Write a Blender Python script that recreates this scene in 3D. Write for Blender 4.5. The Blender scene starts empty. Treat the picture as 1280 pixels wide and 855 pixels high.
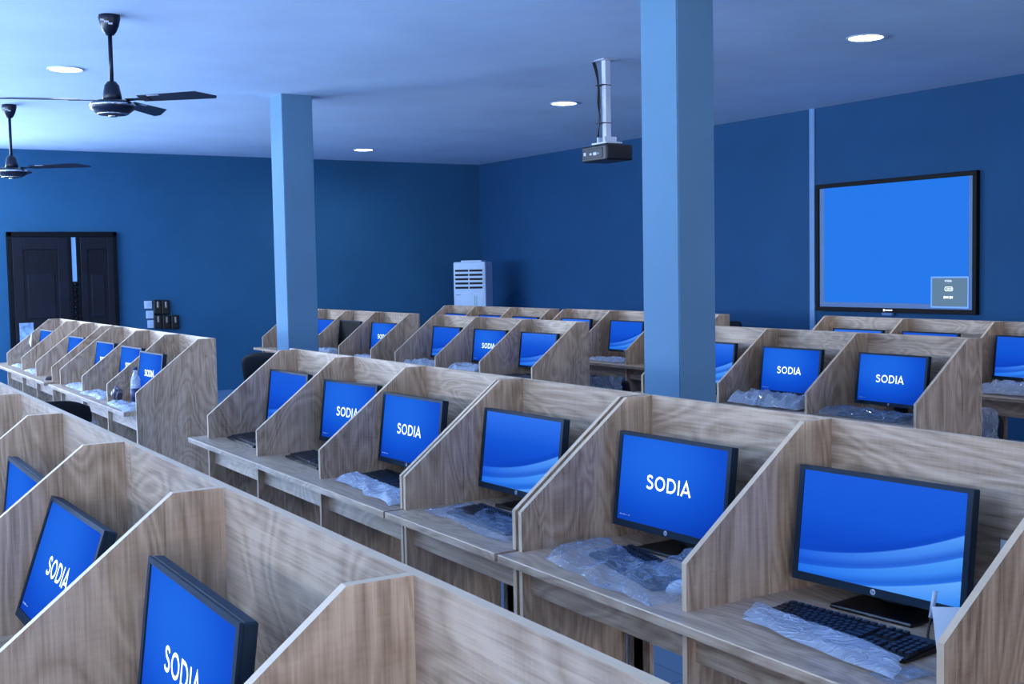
import bpy, bmesh, math, random
from mathutils import Vector, Matrix, noise
random.seed(7)
scene = bpy.context.scene
C = scene.collection
PI = math.pi

# ------------------------------------------------------------------ camera
F_PX, YAW, PITCH, ROLL = 1493.3, -1.02191, -0.06099, -0.01808
cam_d = bpy.data.cameras.new('camera'); cam = bpy.data.objects.new('camera', cam_d); C.objects.link(cam)
scene.camera = cam
fw = Vector((math.sin(YAW)*math.cos(PITCH), math.cos(YAW)*math.cos(PITCH), math.sin(PITCH)))
r0 = Vector((math.cos(YAW), -math.sin(YAW), 0)); u0 = r0.cross(fw)
rt = math.cos(ROLL)*r0 + math.sin(ROLL)*u0
up = -math.sin(ROLL)*r0 + math.cos(ROLL)*u0
cam.matrix_world = Matrix(((rt.x, up.x, -fw.x, 0), (rt.y, up.y, -fw.y, 0), (rt.z, up.z, -fw.z, 1.63), (0, 0, 0, 1)))
cam_d.sensor_fit = 'HORIZONTAL'; cam_d.sensor_width = 36; cam_d.lens = F_PX/1280*36
cam_d.clip_start = 0.02; cam_d.clip_end = 200
cam_d.dof.use_dof = False

# ------------------------------------------------------------------ world, light, exposure
scene.view_settings.view_transform = 'Standard'; scene.view_settings.look = 'None'
scene.view_settings.gamma = 1; scene.view_settings.use_curve_mapping = False
scene.view_settings.exposure = 0.14
w = bpy.data.worlds.new('world'); scene.world = w; w.use_nodes = True
w.node_tree.nodes['Background'].inputs[0].default_value = (0.35, 0.55, 1.0, 1)
w.node_tree.nodes['Background'].inputs[1].default_value = 0.4
H = 3.279                                   # ceiling height
WX, WY, SY, EX = -16.45, 9.5, -4.2, 3.4     # door wall, screen wall, window wall, wall behind the camera

def area(name, loc, size, power, color, rot, shape='RECTANGLE'):
    d = bpy.data.lights.new(name, 'AREA'); d.shape = shape; d.size = size[0]
    if shape == 'RECTANGLE': d.size_y = size[1]
    d.energy = power; d.color = color
    o = bpy.data.objects.new(name, d); C.objects.link(o); o.location = loc; o.rotation_euler = rot
    return o
DAY = (0.67, 0.81, 1.0)
WINDOWS = [(-14.4, 3.0), (-10.6, 3.0), (-6.8, 3.0), (-3.0, 3.0)]      # centre x, width; sill 1.15, head 2.45
SIDE_WINDOWS = [(-1.0, 2.8), (5.6, 3.0)]
for (wx_, ww_) in WINDOWS:
    area('window_daylight', (wx_, SY+0.20, 1.80), (ww_, 1.2), 430, DAY, (PI/2+1.1, 0, 0)).data.spread = math.radians(160)
LEFT_WINDOW = (-1.0, 4.6)                     # in the door wall, beyond the left edge of the view
area('window_daylight', (WX+0.2, LEFT_WINDOW[0], 1.80), (LEFT_WINDOW[1], 1.2), 560, DAY, (PI/2+0.28, 0, -PI/2))
for (wy_, ww_) in SIDE_WINDOWS:
    area('window_daylight', (EX-0.20, wy_, 1.80), (ww_, 1.2), 135, (0.92, 0.95, 1.0), (PI/2+0.35, 0, PI/2))
LAMPS = [(-14.93, 6.83), (-10.02, 6.79), (-6.2, 6.88), (-10.02, 2.02), (-14.93, 2.02)]  # last lamp is out of view, kept for the light it adds
LAMP_POWER = 16

# ------------------------------------------------------------------ helpers
def lin(c):
    return tuple(((v/255)/12.92 if v/255 <= 0.04045 else ((v/255+0.055)/1.055)**2.4) for v in c)
def rgba(c): return (*lin(c), 1)
class NT:
    def __init__(s, name):
        s.m = bpy.data.materials.new(name); s.m.use_nodes = True; s.t = s.m.node_tree
        s.b = s.t.nodes['Principled BSDF']; s.out = s.t.nodes['Material Output']
    def n(s, typ, **kw):
        nd = s.t.nodes.new(typ)
        for k, v in kw.items(): setattr(nd, k, v)
        return nd
    def l(s, a, b): s.t.links.new(a, b)
    def math(s, op, a, b=None, clamp=False):
        nd = s.n('ShaderNodeMath', operation=op); nd.use_clamp = clamp
        for i, v in enumerate((a, b)):
            if v is None: continue
            if isinstance(v, (int, float)): nd.inputs[i].default_value = v
            else: s.l(v, nd.inputs[i])
        return nd.outputs[0]
    def mix(s, f, a, b, blend='MIX'):
        nd = s.n('ShaderNodeMix', data_type='RGBA', blend_type=blend)
        if isinstance(f, (int, float)): nd.inputs[0].default_value = f
        else: s.l(f, nd.inputs[0])
        for i, v in ((6, a), (7, b)):
            if isinstance(v, tuple): nd.inputs[i].default_value = v
            else: s.l(v, nd.inputs[i])
        return nd.outputs[2]
    def coords(s, scale=(1, 1, 1), rnd=False, kind='Object'):
        tc = s.n('ShaderNodeTexCoord'); src = tc.outputs[kind]
        if rnd:
            oi = s.n('ShaderNodeObjectInfo'); mul = s.math('MULTIPLY', oi.outputs['Random'], 37.0)
            cx = s.n('ShaderNodeCombineXYZ')
            for i in range(3): s.l(mul, cx.inputs[i])
            ad = s.n('ShaderNodeVectorMath', operation='ADD'); s.l(src, ad.inputs[0]); s.l(cx.outputs[0], ad.inputs[1]); src = ad.outputs[0]
        mp = s.n('ShaderNodeMapping'); mp.inputs['Scale'].default_value = scale; s.l(src, mp.inputs[0])
        return mp.outputs[0]
    def noise(s, vec, scale, detail=3, rough=0.5, dist=0.0):
        nd = s.n('ShaderNodeTexNoise'); nd.inputs['Scale'].default_value = scale; nd.inputs['Detail'].default_value = detail
        nd.inputs['Roughness'].default_value = rough; nd.inputs['Distortion'].default_value = dist
        s.l(vec, nd.inputs['Vector']); return nd.outputs[0]
    def ramp(s, fac, stops):
        nd = s.n('ShaderNodeValToRGB'); e = nd.color_ramp.elements
        while len(e) < len(stops): e.new(0.5)
        for i, (p, c) in enumerate(stops): e[i].position = p; e[i].color = c
        s.l(fac, nd.inputs[0]); return nd.outputs[0]

def simple(name, c, rough=0.5, spec=0.5, metal=0.0, var=0.0, vscale=8.0, emit=None, strength=1.0):
    q = NT(name); q.b.inputs['Base Color'].default_value = rgba(c); q.b.inputs['Roughness'].default_value = rough
    q.b.inputs['Specular IOR Level'].default_value = spec; q.b.inputs['Metallic'].default_value = metal
    v = q.noise(q.coords(), vscale, 4)
    k = var if var else 0.04
    lo = tuple(x*(1-k) for x in lin(c)) + (1,); hi = tuple(min(1, x*(1+k)) for x in lin(c)) + (1,)
    q.l(q.ramp(v, [(0.3, lo), (0.7, hi)]), q.b.inputs['Base Color'])
    if emit:
        q.b.inputs['Emission Color'].default_value = rgba(emit); q.b.inputs['Emission Strength'].default_value = strength
    return q.m

def plaster(name, c, bump=0.08, rough=0.75):
    q = NT(name); v = q.noise(q.coords(), 1.3, 5, 0.6); v2 = q.noise(q.coords(), 60, 3)
    lo = tuple(x*0.93 for x in lin(c)) + (1,); hi = tuple(min(1, x*1.06) for x in lin(c)) + (1,)
    q.l(q.ramp(v, [(0.3, lo), (0.7, hi)]), q.b.inputs['Base Color']); q.b.inputs['Roughness'].default_value = rough
    q.b.inputs['Specular IOR Level'].default_value = 0.25
    bp = q.n('ShaderNodeBump'); bp.inputs['Strength'].default_value = bump; bp.inputs['Distance'].default_value = 0.004
    q.l(v2, bp.inputs['Height']); q.l(bp.outputs[0], q.b.inputs['Normal'])
    return q.m

def wood(name, axis, light, mid, dark):
    """oak laminate; grain runs along the given axis"""
    q = NT(name)
    def sc(along, across): return tuple(along if i == axis else across for i in range(3))
    fine = q.noise(q.coords(sc(3.5, 120), True), 1.0, 4, 0.7)
    med = q.noise(q.coords(sc(0.55, 10), True), 1.0, 4, 0.55, 0.6)
    broad = q.noise(q.coords(sc(0.9, 3.2), True), 1.0, 2, 0.5, 1.6)
    rings = q.math('FRACT', q.math('MULTIPLY', broad, 13.0))
    rings = q.math('ABSOLUTE', q.math('SUBTRACT', rings, 0.5))
    saw = q.noise(q.coords(sc(160, 22.0), True), 1.0, 2, 0.5)
    v = q.math('ADD', q.math('MULTIPLY', fine, 0.50), q.math('MULTIPLY', med, 0.36))
    v = q.math('ADD', v, q.math('MULTIPLY', rings, 0.26))
    v = q.math('ADD', v, q.math('MULTIPLY', saw, 0.08))
    col = q.ramp(v, [(0.34, rgba(dark)), (0.50, rgba(mid)), (0.66, rgba(light))])
    q.l(col, q.b.inputs['Base Color']); q.b.inputs['Roughness'].default_value = 0.40
    q.b.inputs['Specular IOR Level'].default_value = 0.6
    bp = q.n('ShaderNodeBump'); bp.inputs['Strength'].default_value = 0.12; bp.inputs['Distance'].default_value = 0.002
    q.l(fine, bp.inputs['Height']); q.l(bp.outputs[0], q.b.inputs['Normal'])
    return q.m

M = {}
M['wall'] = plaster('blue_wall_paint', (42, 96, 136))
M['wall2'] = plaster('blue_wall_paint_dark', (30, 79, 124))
M['ceiling'] = plaster('pale_ceiling_paint', (196, 222, 252), 0.03)
M['pillar'] = plaster('light_blue_paint', (94, 134, 166), 0.05)
M['strip'] = simple('light_conduit_paint', (105, 150, 200), 0.5)
_l, _m, _d = (194, 170, 149), (160, 136, 116), (108, 87, 71)
M['wv'] = wood('oak_laminate_upright', 2, _l, _m, _d)
M['wh'] = wood('oak_laminate_lengthwise', 0, _l, _m, _d)
M['edge'] = simple('oak_edge_banding', (204, 180, 155), 0.5, 0.3)
M['frame'] = simple('monitor_plastic', (24, 40, 58), 0.6, 0.2)  # bluish tint puts room reflections into the plastic's colour
M['black'] = simple('black_plastic', (12, 14, 20), 0.35, 0.5)
M['key'] = simple('key_plastic', (24, 30, 42), 0.4, 0.5)
M['fan'] = simple('fan_enamel', (10, 20, 42), 0.35, 0.35)
M['chrome'] = simple('chrome', (200, 205, 215), 0.2, 0.5, 1.0)
M['white'] = simple('white_plastic', (205, 215, 228), 0.45)
M['acwhite'] = simple('cooler_plastic', (178, 205, 236), 0.45)
M['paper'] = simple('white_paper', (215, 222, 235), 0.8)
M['bright'] = simple('white_metal', (205, 215, 235), 0.4)
M['door'] = simple('dark_stained_door', (15, 18, 32), 0.45, 0.3, 0, 0.4, 6)
M['doorframe'] = simple('dark_door_frame', (7, 8, 15), 0.6, 0.2)
M['fabric'] = simple('dark_chair_fabric', (14, 18, 28), 0.7, 0.3)
M['amber'] = simple('snack_wrapper', (70, 62, 78), 0.3, 0.5, 0, 0.5, 60)
M['label'] = simple('bottle_label', (18, 34, 84), 0.5)
M['dgrey'] = simple('slot_black', (4, 5, 9), 0.8)
M['white_mark'] = simple('white_lettering', (240, 245, 255), 0.5, emit=(240, 245, 255), strength=0.9)
M['mark'] = simple('printed_white', (190, 200, 220), 0.5)

def floor_mat():
    q = NT('pale_floor_tiles'); br = q.n('ShaderNodeTexBrick'); q.l(q.coords(), br.inputs['Vector'])
    br.offset = 0; br.inputs['Scale'].default_value = 1.0; br.inputs['Mortar Size'].default_value = 0.004
    br.inputs['Brick Width'].default_value = 0.6; br.inputs['Row Height'].default_value = 0.6
    br.inputs['Color1'].default_value = rgba((110, 138, 170)); br.inputs['Color2'].default_value = rgba((104, 132, 165)); br.inputs['Mortar'].default_value = rgba((90, 110, 140))
    q.l(br.outputs[0], q.b.inputs['Base Color']); q.b.inputs['Roughness'].default_value = 0.25
    return q.m
M['floor'] = floor_mat()

def film_mat(name, tint, density):
    q = NT(name)
    tr = q.n('ShaderNodeBsdfTransparent'); tr.inputs[0].default_value = (0.95, 0.97, 1, 1)
    q.b.inputs['Base Color'].default_value = rgba(tint); q.b.inputs['Roughness'].default_value = 0.10
    q.b.inputs['Specular IOR Level'].default_value = 1.0
    nz = q.noise(q.coords((1, 1.7, 1)), 8, 2, 0.45, 1.4); n2 = q.noise(q.coords((1.8, 1, 1)), 15, 2, 0.5, 1.2)
    def ridge(v, p): return q.math('POWER', q.math('SUBTRACT', 1.0, q.math('ABSOLUTE', q.math('MULTIPLY', q.math('SUBTRACT', v, 0.5), 2.6)), True), p)
    rd = q.math('ADD', ridge(nz, 22.0), q.math('MULTIPLY', ridge(n2, 16.0), 0.6))
    bp = q.n('ShaderNodeBump'); bp.inputs['Strength'].default_value = 1.0; bp.inputs['Distance'].default_value = 0.004
    q.l(rd, bp.inputs['Height']); q.l(bp.outputs[0], q.b.inputs['Normal'])
    lw = q.n('ShaderNodeLayerWeight'); lw.inputs[0].default_value = 0.3
    f = q.math('ADD', q.math('MULTIPLY', lw.outputs['Facing'], 0.30), density)
    f = q.math('ADD', f, q.math('MULTIPLY', rd, 0.40), True)
    mx = q.n('ShaderNodeMixShader'); q.l(f, mx.inputs[0]); q.l(tr.outputs[0], mx.inputs[1]); q.l(q.b.outputs[0], mx.inputs[2])
    q.l(mx.outputs[0], q.out.inputs[0]); return q.m
M['film'] = film_mat('clear_plastic_film', (160, 180, 210), 0.12)
M['film2'] = film_mat('milky_plastic_film', (198, 212, 236), 0.44)

SW, SH = 0.472, 0.268      # lit screen
def screen_word():
    q = NT('screen_blue'); tc = q.n('ShaderNodeTexCoord'); sx = q.n('ShaderNodeSeparateXYZ'); q.l(tc.outputs['UV'], sx.inputs[0])
    u, v = sx.outputs[0], sx.outputs[1]
    a = q.math('MULTIPLY', q.math('SUBTRACT', u, 0.35), q.math('SUBTRACT', u, 0.35))
    b = q.math('MULTIPLY', q.math('SUBTRACT', v, 0.75), q.math('SUBTRACT', v, 0.75))
    d = q.math('ADD', a, b)
    col = q.ramp(d, [(0.0, rgba((26, 102, 226))), (0.30, rgba((12, 80, 208))), (0.7, rgba((6, 58, 176)))])
    q.l(col, q.b.inputs['Emission Color']); q.b.inputs['Emission Strength'].default_value = 0.92
    q.b.inputs['Base Color'].default_value = (0.005, 0.008, 0.02, 1); q.b.inputs['Roughness'].default_value = 0.5; q.b.inputs['Specular IOR Level'].default_value = 0.0
    return q.m
def screen_waves(name, k1, bright):
    q = NT(name); tc = q.n('ShaderNodeTexCoord'); sx = q.n('ShaderNodeSeparateXYZ'); q.l(tc.outputs['UV'], sx.inputs[0])
    u, v = sx.outputs[0], sx.outputs[1]; u2 = q.math('MULTIPLY', u, u)
    base = q.ramp(v, [(0.0, rgba((16, 80, 204))), (0.35, rgba((10, 70, 196))), (0.62, rgba((16, 84, 212))), (1.0, rgba((44, 112, 234) if bright else (22, 88, 216)))])
    col = base
    for (c0, c1, c2, hi, lo, wd) in ((0.22, 0.06, 0.36, (84, 158, 250), (16, 88, 220), 0.26), (0.08, 0.06, 0.31, (80, 160, 250), (22, 108, 232), 0.24), (-0.06, 0.04, 0.26, (104, 172, 252), (34, 128, 240), 0.24)):
        f = q.math('ADD', q.math('ADD', q.math('MULTIPLY', u2, c2*k1), q.math('MULTIPLY', u, c1)), c0)
        dd = q.math('SUBTRACT', f, v)                       # >0 below the curve
        mask = q.math('MULTIPLY', dd, 90.0, True)
        shade = q.math('MULTIPLY', q.math('SUBTRACT', 1.0, q.math('DIVIDE', dd, wd)), 1.0, True)
        shade = q.math('MULTIPLY', shade, q.math('ADD', q.math('MULTIPLY', u, 0.9), 0.1), True)
        band = q.mix(shade, rgba(lo), rgba(hi))
        dark = q.math('SUBTRACT', 1.0, q.math('MULTIPLY', q.math('ABSOLUTE', q.math('ADD', dd, 0.03)), 16.0), True)
        col = q.mix(q.math('MULTIPLY', dark, 0.45), col, rgba((6, 56, 176)))
        col = q.mix(mask, col, band)
    q.l(col, q.b.inputs['Emission Color']); q.b.inputs['Emission Strength'].default_value = 0.92
    q.b.inputs['Base Color'].default_value = (0.005, 0.008, 0.02, 1); q.b.inputs['Roughness'].default_value = 0.5; q.b.inputs['Specular IOR Level'].default_value = 0.0
    return q.m
M['scr_word'] = screen_word(); M['scr_wave'] = screen_waves('screen_waves', 1.0, False); M['scr_wave2'] = screen_waves('screen_waves_bright', 0.8, True)
M['scr_off'] = simple('screen_off', (5, 7, 13), 0.5, 0.1)
M['wallscr'] = simple('projected_blue', (4, 8, 20), 0.6, 0.05, emit=(33, 115, 226), strength=0.98)
M['wallrim'] = simple('screen_rim', (84, 124, 176), 0.5)
M['inset'] = simple('grey_box', (30, 40, 50), 0.6, emit=(84, 116, 142), strength=0.9)
M['insetline'] = simple('pale_line', (60, 90, 140), 0.6, emit=(104, 154, 226), strength=0.95)
M['picture'] = simple('printed_picture', (150, 180, 225), 0.5, 0.4, 0, 0.5, 14)
M['gapglass'] = simple('daylit_gap', (110, 160, 225), 0.4, emit=(98, 150, 222), strength=0.8)  # own glow stands in for daylight through the strip

# geometry -----------------------------------------------------------------
def bm_box(bm, x0, x1, y0, y1, z0, z1, mi=0):
    vs = [bm.verts.new(p) for p in ((x0, y0, z0), (x1, y0, z0), (x1, y1, z0), (x0, y1, z0), (x0, y0, z1), (x1, y0, z1), (x1, y1, z1), (x0, y1, z1))]
    fs = []
    for idx in ((0, 3, 2, 1), (4, 5, 6, 7), (0, 1, 5, 4), (1, 2, 6, 5), (2, 3, 7, 6), (3, 0, 4, 7)):
        f = bm.faces.new([vs[i] for i in idx]); f.material_index = mi; fs.append(f)
    return vs
def bm_rbox(bm, x0, x1, y0, y1, z0, z1, b=0.004, seg=2, mi=0):
    t = bmesh.new(); bm_box(t, x0, x1, y0, y1, z0, z1, mi)
    bmesh.ops.bevel(t, geom=t.edges[:], offset=b, segments=seg, affect='EDGES', profile=0.5, clamp_overlap=True)
    for f in t.faces: f.material_index = mi
    merge(bm, t)
def merge(bm, t, mat=None):
    if mat is not None: bmesh.ops.transform(t, matrix=mat, verts=t.verts)
    vm = {v: bm.verts.new(v.co) for v in t.verts}
    for f in t.faces:
        try: nf = bm.faces.new([vm[v] for v in f.verts]); nf.material_index = f.material_index; nf.smooth = f.smooth
        except ValueError: pass
    t.free()
def bm_prism(bm, pts, axis, a0, a1, mi_cap=0, mi_side=0):
    """polygon pts in the two other axes, extruded along axis"""
    def P(p, a):
        l = list(p); l.insert(axis, a); return l
    A = [bm.verts.new(P(p, a0)) for p in pts]; B = [bm.verts.new(P(p, a1)) for p in pts]
    f = bm.faces.new(A); f.material_index = mi_cap
    f = bm.faces.new(B[::-1]); f.material_index = mi_cap
    n = len(pts)
    for i in range(n):
        f = bm.faces.new((A[i], B[i], B[(i+1) % n], A[(i+1) % n])); f.material_index = mi_side[i] if isinstance(mi_side, (list, tuple)) else mi_side
def bm_lathe(bm, prof, seg=24, c=(0, 0), mi=0, smooth=True):
    rings = []
    for (r, z) in prof:
        rings.append([bm.verts.new((c[0]+r*math.cos(2*PI*k/seg), c[1]+r*math.sin(2*PI*k/seg), z)) for k in range(seg)])
    for a, b in zip(rings, rings[1:]):
        for k in range(seg):
            f = bm.faces.new((a[k], a[(k+1) % seg], b[(k+1) % seg], b[k])); f.material_index = mi; f.smooth = smooth
    f = bm.faces.new(rings[0][::-1]); f.material_index = mi
    f = bm.faces.new(rings[-1]); f.material_index = mi
def bm_tube(bm, pts, r, seg=8, mi=0):
    pts = [Vector(p) for p in pts]; rings = []
    for i, p in enumerate(pts):
        d = (pts[min(i+1, len(pts)-1)]-pts[max(i-1, 0)]).normalized()
        a = d.cross(Vector((0, 0, 1)) if abs(d.z) < 0.9 else Vector((1, 0, 0))).normalized(); b = d.cross(a)
        rr = r[i] if isinstance(r, (list, tuple)) else r
        rings.append([bm.verts.new(p+rr*(math.cos(2*PI*k/seg)*a+math.sin(2*PI*k/seg)*b)) for k in range(seg)])
    for a, b in zip(rings, rings[1:]):
        for k in range(seg):
            f = bm.faces.new((a[k], a[(k+1) % seg], b[(k+1) % seg], b[k])); f.smooth = True; f.material_index = mi
    bm.faces.new(rings[0][::-1]); bm.faces.new(rings[-1])
def bez(p, n=12):
    """Catmull-Rom through points"""
    p = [Vector(q) for q in p]; q = [p[0]]+p+[p[-1]]; out = []
    for i in range(1, len(q)-2):
        for k in range(n):
            t = k/n
            out.append(0.5*((2*q[i])+(-q[i-1]+q[i+1])*t+(2*q[i-1]-5*q[i]+4*q[i+1]-q[i+2])*t*t+(-q[i-1]+3*q[i]-3*q[i+1]+q[i+2])*t**3))
    out.append(p[-1]); return out
def obj(name, bm, mats, parent=None, loc=(0, 0, 0), recalc=True):
    if recalc: bmesh.ops.recalc_face_normals(bm, faces=bm.faces[:])
    me = bpy.data.meshes.new(name); bm.to_mesh(me); bm.free()
    for m in (mats if isinstance(mats, (list, tuple)) else [mats]): me.materials.append(M[m] if isinstance(m, str) else m)
    o = bpy.data.objects.new(name, me); C.objects.link(o); o.location = loc
    if parent: o.parent = parent
    return o
def tag(o, label=None, cat=None, group=None, kind=None):
    if label: o['label'] = label
    if cat: o['category'] = cat
    if group: o['group'] = group
    if kind: o['kind'] = kind
    return o
def thing(name, label, cat, loc=(0, 0, 0), rz=0, group=None):
    o = bpy.data.objects.new(name, None); C.objects.link(o); o.location = loc; o.rotation_euler = (0, 0, rz); o.empty_display_size = 0.1
    return tag(o, label, cat, group)
def dup(root, label, loc, rz, group=None, keep=None):
    def rec(o, par):
        c = o.copy(); C.objects.link(c); c.parent = par
        for ch in list(o.children): rec(ch, c)
        return c
    c = rec(root, None); c.location = loc; c.rotation_euler = (0, 0, rz); tag(c, label, None, group); return c
def box_obj(name, x0, x1, y0, y1, z0, z1, mat, parent=None, bevel=0):
    bm = bmesh.new()
    (bm_rbox(bm, x0, x1, y0, y1, z0, z1, bevel) if bevel else bm_box(bm, x0, x1, y0, y1, z0, z1))
    return obj(name, bm, mat, parent)

# ------------------------------------------------------------------ room shell
T = 0.15
tag(box_obj('floor', WX-T, EX+T, SY-T, WY+T, -0.1, 0, 'floor'), kind='structure')
tag(box_obj('ceiling', WX-T, EX+T, SY-T, WY+T, H, H+0.12, 'ceiling'), kind='structure')
bm = bmesh.new(); wl0, wl1 = LEFT_WINDOW[0]-LEFT_WINDOW[1]/2, LEFT_WINDOW[0]+LEFT_WINDOW[1]/2
for (a, b, c, e) in ((SY-T, wl0, 0, H), (wl1, WY+T, 0, H), (wl0, wl1, 0, 1.15), (wl0, wl1, 2.45, H)): bm_box(bm, WX-T, WX, a, b, c, e)
tag(obj('wall_left', bm, 'wall'), kind='structure')
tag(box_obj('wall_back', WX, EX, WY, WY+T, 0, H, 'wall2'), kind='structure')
bm = bmesh.new()
bm_box(bm, WX, EX, SY-T, SY, 0, 1.15); bm_box(bm, WX, EX, SY-T, SY, 2.45, H)
edges = [WX]
for (cx, ww) in WINDOWS: edges += [cx-ww/2, cx+ww/2]
edges.append(EX)
for i in range(0, len(edges), 2): bm_box(bm, edges[i], edges[i+1], SY-T, SY, 1.15, 2.45)
tag(obj('wall_front', bm, 'wall'), kind='structure')
bm = bmesh.new()
bm_box(bm, EX, EX+T, SY-T, WY+T, 0, 1.15); bm_box(bm, EX, EX+T, SY-T, WY+T, 2.45, H)
edges = [SY-T]
for (cy, ww) in SIDE_WINDOWS: edges += [cy-ww/2, cy+ww/2]
edges.append(WY+T)
for i in range(0, len(edges), 2): bm_box(bm, EX, EX+T, edges[i], edges[i+1], 1.15, 2.45)
tag(obj('wall_right', bm, 'wall'), kind='structure')

def pillar(x0, x1, y0, y1, label):
    bm = bmesh.new(); bm_box(bm, x0, x1, y0, y1, 0, H)
    bmesh.ops.bevel(bm, geom=[e for e in bm.edges if abs(e.verts[0].co.z-e.verts[1].co.z) > 1], offset=0.006, segments=2, affect='EDGES')
    tag(obj('pillar', bm, 'pillar'), label, 'pillar', None, 'structure')
pillar(-5.25-0.33, -5.25, 4.32, 4.32+0.27, 'large square light blue pillar at the centre right, nearest the camera')
pillar(-10.56-0.31, -10.56, 4.02, 4.02+0.30, 'slender square light blue pillar on the left, behind the long middle row')
tag(box_obj('trim_1', -9.325, -9.255, WY-0.02, WY, 0, H, 'strip'), 'thin light blue vertical conduit strip left of the wall screen', 'conduit', None, 'structure')

# ------------------------------------------------------------------ door
d = bpy.data.objects.new('door_1', None); C.objects.link(d); d.location = (WX, 3.18, 0)
tag(d, 'dark carved wooden double door in the far left wall', 'door', None, 'structure')
def leaf(y0, y1, z1, name='door_leaf'):
    bm = bmesh.new(); x = 0.01
    bm_box(bm, x, x+0.045, y0, y1, 0.01, z1)
    st = min(0.13, (y1-y0)*0.2)                           # stiles and rails stand proud
    for (a, b, c, e) in ((y0, y0+st, 0.01, z1), (y1-st, y1, 0.01, z1), (y0+st, y1-st, z1-0.16, z1), (y0+st, y1-st, 0.01, 0.25), (y0+st, y1-st, 0.92, 1.06)):
        bm_rbox(bm, x+0.04, x+0.065, a, b, c, e, 0.006)
    bm_rbox(bm, x+0.04, x+0.058, y0+st+0.04, y1-st-0.04, 1.10, z1-0.48, 0.01)
    n = max(2, int((y1-y0-2*st-0.06)/0.055)); stp = (y1-y0-2*st-0.06)/n
    for i in range(n+1):
        yy = y0+st+0.03+i*stp; bm_box(bm, x+0.044, x+0.058, yy-0.012, yy+0.012, z1-0.44, z1-0.18)
    for k in range(6):
        zz = z1-0.44+k*0.052; bm_box(bm, x+0.044, x+0.056, y0+st+0.03, y1-st-0.03, zz-0.012, zz+0.012)
    return obj(name, bm, 'door', d)
leaf(-0.62, 0.06, 2.15); leaf(0.215, 0.64, 2.15)
bm = bmesh.new()
bm_rbox(bm, 0, 0.07, -0.68, -0.62, 0, 2.22, 0.006); bm_rbox(bm, 0, 0.07, 0.64, 0.69, 0, 2.22, 0.006); bm_rbox(bm, 0, 0.07, -0.68, 0.69, 2.155, 2.22, 0.006)
bm_rbox(bm, 0, 0.075, 0.06, 0.105, 0, 2.15, 0.004); bm_rbox(bm, 0, 0.06, 0.17, 0.215, 0, 2.15, 0.004)
obj('door_frame', bm, 'doorframe', d)
bm = bmesh.new(); bm_box(bm, 0.004, 0.02, 0.10, 0.175, 0.02, 2.15)
obj('daylight_gap', bm, 'gapglass', d)
bm = bmesh.new(); bm_rbox(bm, 0.02, 0.06, 0.105, 0.172, 1.02, 1.57, 0.01)
for k in range(7): bm_lathe(bm, [(0.0, 1.06+k*0.075), (0.025, 1.07+k*0.075), (0.03, 1.09+k*0.075), (0.0, 1.115+k*0.075)], 8, (0.06, 0.138))
obj('door_lock', bm, 'doorframe', d)
bm = bmesh.new(); bm_box(bm, 0, 0.004, -0.085, 0.085, -0.15, 0.15)
o = obj('notice', bm, 'picture', None, (WX+0.08, 2.69, 0.90)); tag(o, 'small pale printed picture notice on the left door leaf', 'notice')

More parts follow.
